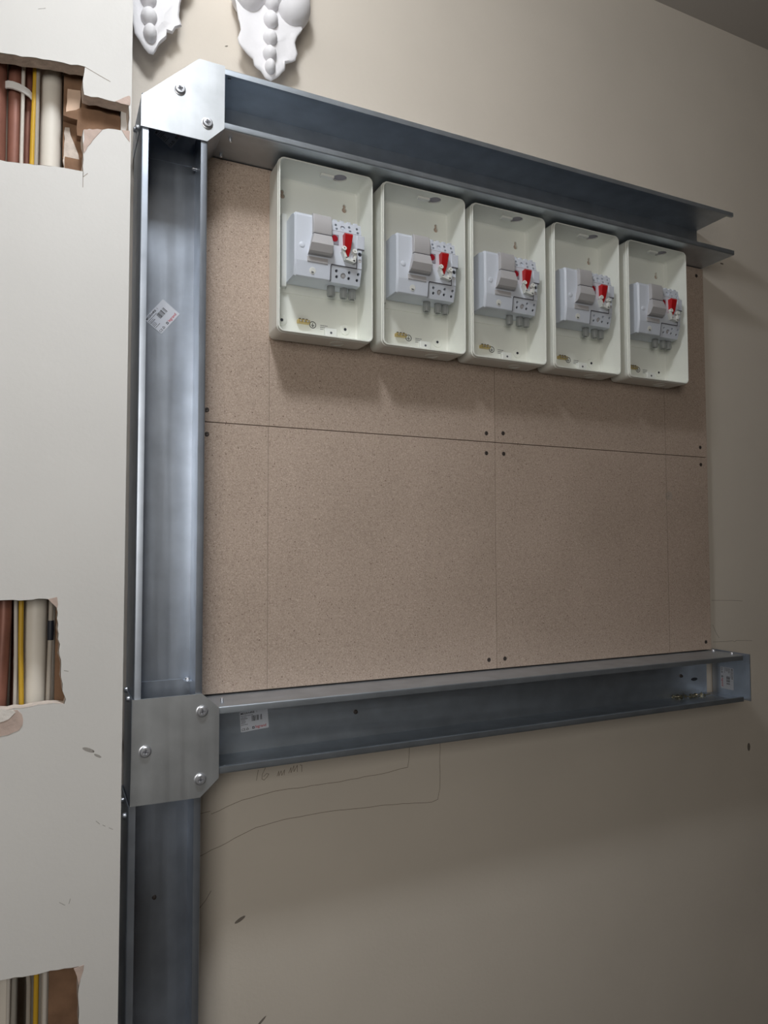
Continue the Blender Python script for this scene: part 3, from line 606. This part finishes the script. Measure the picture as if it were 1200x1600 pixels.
# ------------------------------------------------------------------ enclosures and switches
BX0, BZ0 = 0.224, 0.358        # first box, lower left; local millimetres from here
mm = lambda x, y, z: (BX0+x/1000, y/1000, BZ0+z/1000)
MMXZ = lambda a, c, h: mm(a, h, c)
W_, H_ = 176, 302
FY = -81
def enclosure(label):
    t = thing('switch_enclosure', label, 'enclosure', mm(W_/2, -18, 0), None)
    rings = []
    def rr(x0, x1, z0, z1, r, y): return [mm(a, y, c) for a, c in rrect(x0, x1, z0, z1, r, 6)]
    rings.append(rr(6, W_-6, 6, H_-6, 6, -18.2)); rings.append(rr(1.5, W_-1.5, 2, H_-1.5, 9, -22)); rings.append(rr(0.6, W_-0.6, 0.8, H_-0.6, 10, -30))
    rings.append(rr(0, W_, 0, H_, 11, FY+6)); rings.append(rr(0.9, W_-0.9, 0.9, H_-0.9, 10.5, FY+5.2)); rings.append(rr(0.9, W_-0.9, 0.9, H_-0.9, 10.5, FY+0.8))
    rings.append(rr(1.6, W_-1.6, 1.6, H_-1.6, 10, FY)); rings.append(rr(3.0, W_-3.0, 3.0, H_-3.0, 9, FY)); rings.append(rr(3.5, W_-3.5, 3.5, H_-3.5, 8.6, FY+0.6))
    rings.append(rr(5.0, W_-5.0, 5.0, H_-5.0, 7, -30)); rings.append(rr(7, W_-7, 7, H_-7, 6, -23.5)); rings.append(rr(10, W_-10, 10, H_-10, 5, -22))
    o = MB().loft(rings).build('housing', M_BOX, t, smooth=40)
    c = MB()
    c.lathe(mm(120, -59, H_-9), (0, 0, 1), [(0.0125, 0), (0.0125, 0.02)], 32)
    for x, z in ((24.6, 266), (143.6, 263.6)):
        r_, q = 4.8, 2.9
        pts = arc(x, z-3.5, r_, 120, 420, 12)+[(x+q, z+3)]+arc(x, z+5, q, 0, 180, 6)+[(x-q, z+3)]
        c.prism([pts], MMXZ, -30, -10)
    cut(o, c)
    # raised plinths, bosses
    MB().prism([rrect(12, W_-12, 88, 236, 3, 3)], MMXZ, -23.4, -21.5).build('back_plinth', M_BOX, t)
    for x, z in ((24.6, 38.7), (145.1, 37)):
        bo = MB().lathe(mm(x, -21.8, z), (0, -1, 0), [(0.0100, 0), (0.0098, 0.0012), (0.0088, 0.0016), (0.0030, 0.0016), (0.0024, 0.0008)], 24).build('boss', M_BOX, t)
        MB().lathe(mm(x, -23.0, z), (0, -1, 0), [(0.0025, 0), (0.0025, 0.0007)], 12).build('boss_hole', M_HOLE, bo)
    MB().bbox(*[v for v in (BX0+0.0205, BX0+0.0300, -0.034, -0.0215, BZ0+0.095, BZ0+0.226)], 0.002).build('mounting_strip', M_BOXIN, t)
    # tab on the lower edge
    tb = MB().bbox(BX0+0.1035, BX0+0.1265, -0.030, -0.0215, BZ0+0.010, BZ0+0.0335, 0.0015).build('fixing_tab', M_BOXIN, t)
    MB().lathe(mm(115, -30.0, 25), (0, -1, 0), [(0.0022, 0), (0.0022, 0.0003)], 12).build('tab_hole', M_GROOVE, tb)
    # knock-out tab left in the top hole and faint knock-out ring underneath
    MB().lathe(mm(120, -59, H_-1.2), (0, 0, 1), [(0.0128, 0), (0.0128, 0.0006)], 32).build('lit_trunking_disc', M_GREYSQ, t)  # grey disc added for the lit trunking seen through the open hole
    MB().bbox(BX0+0.083, BX0+0.108, -0.064, -0.054, BZ0+0.2935, BZ0+0.2985, 0.0014).build('knockout_tab', M_BOXIN, t)
    MB().loft([[mm(118+r_*math.cos(2*math.pi*k/32), -50+r_*math.sin(2*math.pi*k/32), zz) for k in range(32)] for r_, zz in ((13.2, 1.5), (13.2, -0.4), (12.0, -0.7), (11.4, -0.4), (11.4, 1.5))]).build('knockout_ring', M_BOX, t)
    # brass earth terminal
    e = MB().bbox(BX0+0.0525, BX0+0.0745, -0.031, -0.0215, BZ0+0.0365, BZ0+0.0425, 0.0006).build('earth_terminal', M_BRASS, t)
    for x in (56.5, 63.0, 69.5): MB().lathe(mm(x, -27, 42.3), (0, 0, 1), [(0.0022, 0), (0.0022, 0.0022), (0.0014, 0.0026)], 10).build('terminal_screw', M_DSCREW, e)
    for x in (57.5, 64.0, 70.5): MB().lathe(mm(x, -31, 39.4), (0, -1, 0), [(0.0016, 0), (0.0016, 0.0006), (0.0010, 0.0008)], 10).build('terminal_screw', M_SCREW, e)
    # earth symbol and small print
    mb = MB(); cx, cz, yy = 82.5, 37.5, -22.3
    mb.prism([arc(cx, cz, 6.4, 0, 345, 23), arc(cx, cz, 5.2, 0, 345, 23)], MMXZ, yy, -21.9)
    for x0_, x1_, z0_, z1_ in ((-0.45, 0.45, -0.5, 3.6), (-3.0, 3.0, -1.0, -0.2), (-2.0, 2.0, -2.4, -1.6), (-1.0, 1.0, -3.7, -2.9)):
        mb.prism([[(cx+x0_, cz+z0_), (cx+x1_, cz+z0_), (cx+x1_, cz+z1_), (cx+x0_, cz+z1_)]], MMXZ, yy, -21.9)
    mb.build('earth_symbol', M_INK, t)
    mb = MB(); rnd = random.Random(1)
    for i, z in enumerate((38, 34.6, 31.2)):
        x = 97
        while x < 110-i*1.5:
            ww = rnd.uniform(1.0, 2.6); mb.prism([[(x, z), (x+ww, z), (x+ww, z+1.3), (x, z+1.3)]], MMXZ, -22.15, -21.9); x += ww+0.6
    mb.build('small_print', M_INK2, t)
    return t

def switch(label):
    t = thing('switch_disconnector', label, 'switch', mm(92, -24, 101), None)
    YZ = lambda x0, x1, taper=0: None
    def ext(prof, x0, x1, dx=0.0):
        """profile of (y, z) swept along x with softened ends"""
        pts = [[mm(x0, p[0], p[1]) for p in prof], [mm(x1, p[0], p[1]) for p in prof]]
        return MB().loft(pts)
    # left body
    prof = [(-24,104),(-62,101),(-75,101.5),(-76.5,103),(-80,126),(-80.3,128),(-80,206),(-78.5,210),(-74,213.2),(-60,214),(-24,211)]
    body = ext(prof, 29.5, 94.6)
    # chamfered left cheek
    vs = body.v; n = len(prof)
    body = MB().loft([[mm(29.5, p[0]*(0.955 if p[0] < -60 else 1), p[1]+(2 if p[1] < 150 else -2)*(1 if p[0] < -60 else 0)) for p in prof], [mm(32.5, p[0], p[1]) for p in prof], [mm(94.6, p[0], p[1]) for p in prof]])
    body.build('left_body', M_DEV, t, smooth=32)
    # right body with stepped terminal strips, real terminal holes
    prof = [(-24,104),(-60,101.5),(-71,102),(-78.6,127.5),(-78.8,129.5),(-80,130.5),(-80,190.5),(-78.4,191.5),(-75,209.5),(-73.5,211),(-24,210)]
    rb = ext(prof, 94.6, 153.5).build('right_body', M_DEV, t, smooth=32)
    c = MB()
    def hole(x, z, y, r, ax, dep): c.lathe(mm(x, y, z), ax, [(r, -0.004), (r, dep)], 16)
    up_ax = Vector((0, 0.97, -0.19)); dn_ax = Vector((0, 0.96, 0.28))
    top = [(105.6,203.1),(106.8,195.6),(131.1,203.4),(132.3,195.6),(145.8,202.8),(147.0,194.9)]
    bot = [(106.9,121.3),(108.2,111.3),(131.1,121.9),(131.1,111.6),(148.3,121.4),(147.0,110.7)]
    for x, z in top: hole(x, z, -76.5, 0.0024, up_ax, 0.006)
    for x, z in bot: hole(x, z, -75.5, 0.0026, dn_ax, 0.006)
    hole(118.9, 199.6, -76.6, 0.0046, up_ax, 0.004); hole(120.2, 114.6, -75, 0.0050, dn_ax, 0.004)
    hole(150.0, 156.3, -80, 0.0037, (0, 1, 0), 0.004); hole(150.0, 144.3, -80, 0.0033, (0, 1, 0), 0.004)
    cut(rb, c)
    for x, z in top: MB().lathe(mm(x, -72.3, z-0.7), (0, -1, 0.2), [(0.0023, -0.001), (0.0023, 0.0)], 12).build('terminal_hole', M_HOLE, t)
    for x, z in bot: MB().lathe(mm(x, -71.0, z+1.2), (0, -1, -0.28), [(0.0025, -0.001), (0.0025, 0.0)], 12).build('terminal_hole', M_HOLE, t)
    MB().lathe(mm(118.9, -74.0, 199.1), (0, -0.97, 0.19), [(0.0044, -0.001), (0.0044, 0.0), (0.0026, 0.0003), (0.0025, 0.0012), (0.0018, 0.0016)], 16).build('terminal_screw', M_DEV, t)
    MB().lathe(mm(120.2, -72.5, 115.3), (0, -0.96, -0.28), [(0.0048, -0.001), (0.0048, 0.0), (0.0030, 0.0003), (0.0028, 0.0012), (0.0018, 0.0015)], 16).build('terminal_screw', M_DEV2, t)
    MB().lathe(mm(150, -77.0, 156.3), (0, -1, 0), [(0.0036, -0.001), (0.0036, 0.0005), (0.0015, 0.0009)], 16).build('test_port', M_HOLE, t)
    MB().lathe(mm(150, -78.2, 144.3), (0, -1, 0), [(0.0032, -0.001), (0.0032, 0.0006), (0.0018, 0.0010)], 16).build('test_port', M_DEV2, t)
    # notched upper edge and right ear
    for x in (101, 114, 127, 140): MB().bbox(BX0+x/1000, BX0+(x+8)/1000, -0.0745, -0.060, BZ0+0.2095, BZ0+0.2135, 0.0008).build('terminal_tab', M_DEV, t)
    MB().bbox(BX0+0.1440, BX0+0.1585, -0.0815, -0.050, BZ0+0.1655, BZ0+0.1895, 0.0008).build('right_ear', M_DEV, t)
    # dark parting groove round the lower terminal block
    gpts = [(95.0,103.0,-76.6),(94.9,126.5,-80.3),(96.8,130.0,-80.3),(143.6,130.0,-80.3),(144.2,163.0,-80.3),(146.0,165.0,-81.0),(158,165.0,-80.6)]
    mb = MB()
    for a, b_ in zip(gpts[:-1], gpts[1:]):
        A, B = Vector(mm(a[0], a[2], a[1])), Vector(mm(b_[0], b_[2], b_[1])); d = (B-A).normalized(); n_ = d.cross(Vector((0, 1, 0))).normalized()*0.0007
        e = d*0.0004; o_ = Vector((0, 0.0018, 0))
        q = [A-e+n_, B+e+n_, B+e-n_, A-e-n_]
        mb.add([v for v in q]+[v+o_ for v in q], [(0,1,2,3),(7,6,5,4),(0,1,5,4),(1,2,6,5),(2,3,7,6),(3,0,4,7)])
    mb.build('parting_groove', M_GROOVE, t)
    mb = MB().box(BX0+0.0955, BX0+0.1530, -0.0797, -0.078, BZ0+0.1908, BZ0+0.1914); mb.build('parting_line', M_GREYSQ, t)
    # big toggle flap: convex label window over a drooping lower hood
    up = [(-79,213.5),(-84.5,211),(-87.0,204),(-88.0,194),(-88.0,180),(-87.0,177.2),(-79,177.2)]
    MB().loft([[mm(60.6, p[0], p[1]) for p in up], [mm(61.6, p[0]-0.6, p[1]) for p in up], [mm(92.8, p[0]-0.6, p[1]) for p in up], [mm(94.2, p[0], p[1]) for p in up]]).build('toggle_window', M_DEV2, t, smooth=30)
    lo = [(-79,176.0),(-88.0,175.5),(-90.5,172),(-96.5,158),(-97.5,155.5),(-92.0,143.5),(-88,140.8),(-79,140.0)]
    k = [(0, 60.6), (0, 60.6), (0, 60.2), (1, 55), (1, 53.5), (1, 52), (1, 51.6), (1, 53)]
    MB().loft([[mm(k[i][1], p[0], p[1]) for i, p in enumerate(lo)], [mm(93.6, p[0], p[1]) for p in lo]]).build('toggle_hood', M_DEV2, t, smooth=25)
    MB().box(BX0+0.0612, BX0+0.0935, -0.0872, -0.079, BZ0+0.1757, BZ0+0.1774).build('toggle_slit', M_GROOVE, t)
    MB().bbox(BX0+0.0515, BX0+0.0890, -0.0818, -0.079, BZ0+0.1278, BZ0+0.1370, 0.0006).build('label_recess', M_DEV2, t)
    MB().lathe(mm(42.4, -79.8, 155.1), (0, -1, 0), [(0.0052, 0), (0.0050, 0.0010), (0.0036, 0.0017), (0.0010, 0.0019)], 20).build('button', M_DEV, t)
    ic = MB().lathe(mm(62.1, -78.0, 113.5), (0, -0.99, -0.15), [(0.0058, -0.0005), (0.0058, 0.0003), (0.0054, 0.0005)], 24).build('round_mark', M_BOXIN, t)
    n_ = Vector((0, -0.99, -0.15)); mb = MB()
    vs, fs = text_tris('2', 0.0100, 0.0)
    mb.add([Vector(mm(62.1, -78.0, 113.5))+n_*0.0006+Vector((p[0]-0.0028, 0.15*p[1], p[1]*0.99-0.0022)) for p in vs], fs)
    mb.build('numeral', M_INK2, ic)
    mb = MB(); q = [(-0.0023, -0.0040), (0.0023, -0.0040), (0.0023, -0.0028), (-0.0023, -0.0028)]
    mb.add([Vector(mm(62.1, -78.0, 113.5))+n_*0.0006+Vector((p[0], 0.15*p[1], p[1]*0.99)) for p in q], [(0,1,2,3)]); mb.build('black_bar', M_INK, ic)
    # red indicator on its grey square
    sq = MB().bbox(BX0+0.0956, BX0+0.1093, -0.0812, -0.079, BZ0+0.1660, BZ0+0.1838, 0.0004).build('indicator_frame', M_GREYSQ, t)
    MB().lathe(mm(101.6, -81.2, 176.4), (0, -1, 0), [(0.0058, -0.0004), (0.0058, 0.0004), (0.0052, 0.0006)], 24).build('red_indicator', M_RED2, sq)
    # red lever leaning out at the top
    lv = [[(117.0,184.5,-80),(131.5,184.5,-80)],[(116.6,185.5,-90),(132.0,185.5,-90)],[(117.0,182.8,-92.5),(131.6,182.8,-92.5)],[(117.5,160,-88.5),(129.0,160,-88.5)],[(118.5,148.5,-83.0),(127.5,148.5,-83.0)],[(118.5,147.5,-80),(127.5,147.5,-80)]]
    vs = [mm(p[0], p[2], p[1]) for q in lv for p in q]
    MB().add(vs, [(2*i, 2*i+1, 2*i+3, 2*i+2) for i in range(5)]+[(0,2,4,6,8,10),(1,3,5,7,9,11),(0,1,11,10)]).build('red_lever', M_RED, t, smooth=20)
    # white locking clip: two eyes on a V
    mb = MB()
    for (x, z) in ((116.0, 157.5), (136.0, 155.0)):
        ring = [(4.3, 3.0), (4.3, -3.0), (1.7, -3.0), (1.7, 3.0)]
        cpt = Vector(mm(x, -88.5, z)); a = Vector((0.0, -1, 0.25)).normalized(); u, v = frame(a)
        mb.loft([[cpt+a*h/1000+u*(r_/1000*math.cos(2*math.pi*q/20))+v*(r_/1000*math.sin(2*math.pi*q/20)) for q in range(20)] for r_, h in ring+[ring[0]]], False, False)
    for A, B in (((115.0,154.5),(120.5,141.5)), ((138.5,152.0),(135.5,137.5)), ((119.0,141.5),(136.5,138.0))):
        d = Vector((B[0]-A[0], B[1]-A[1])).normalized(); n2 = Vector((-d.y, d.x))*2.3
        q = [(A[0]+n2.x, A[1]+n2.y), (B[0]+n2.x, B[1]+n2.y), (B[0]-n2.x, B[1]-n2.y), (A[0]-n2.x, A[1]-n2.y)]
        mb.prism([q], MMXZ, -89.5, -79.8)
    mb.build('lock_clip', M_BOXIN, t, smooth=40)
    # cable clamps hanging from the underside
    for x in (106.6, 131.1, 147.3):
        o = MB().lathe(mm(x, -50, 102.5), (0, 0, -1), [(0.0066, -0.001), (0.0072, 0.004), (0.0074, 0.015), (0.0066, 0.0185), (0.0044, 0.0185), (0.0040, 0.008)], 20).build('cable_clamp', M_CLAMP, t)
        MB().lathe(mm(x, -50, 102.2), (0, 0, -1), [(0.0068, -0.0006), (0.0068, 0.0022)], 16).build('clamp_collar', M_GROOVE, o)
    return t

lefts = [0.2240, 0.4180, 0.6075, 0.8030, 1.0020]
order = ['leftmost enclosure', 'enclosure second from left', 'middle enclosure', 'enclosure fourth from left', 'rightmost enclosure']
def copy_tree(o, parent=None):
    c = o.copy(); COL.objects.link(c)
    if parent is not None: c.parent = parent
    for ch in o.children: copy_tree(ch, c)
    return c
def elabel(i): return 'open white plastic switch ' + order[i] + ' of the five on the chipboard'
def slabel(i): return 'pale grey red-lever switch inside the ' + order[i] + ' of five'
enc0 = enclosure(elabel(0)); sw0 = switch(slabel(0))
for i in range(5):
    e, s_ = (enc0, sw0) if i == 0 else (copy_tree(enc0), copy_tree(sw0))
    e['label'] = elabel(i); s_['label'] = slabel(i)
    e['group'] = 'white switch enclosures in a row'; s_['group'] = 'switches inside the white enclosures'
    off = lefts[i]-BX0
    e.location.x += off; s_.location.x += off

for o in list(bpy.data.objects):
    if '_org' in o: del o['_org']
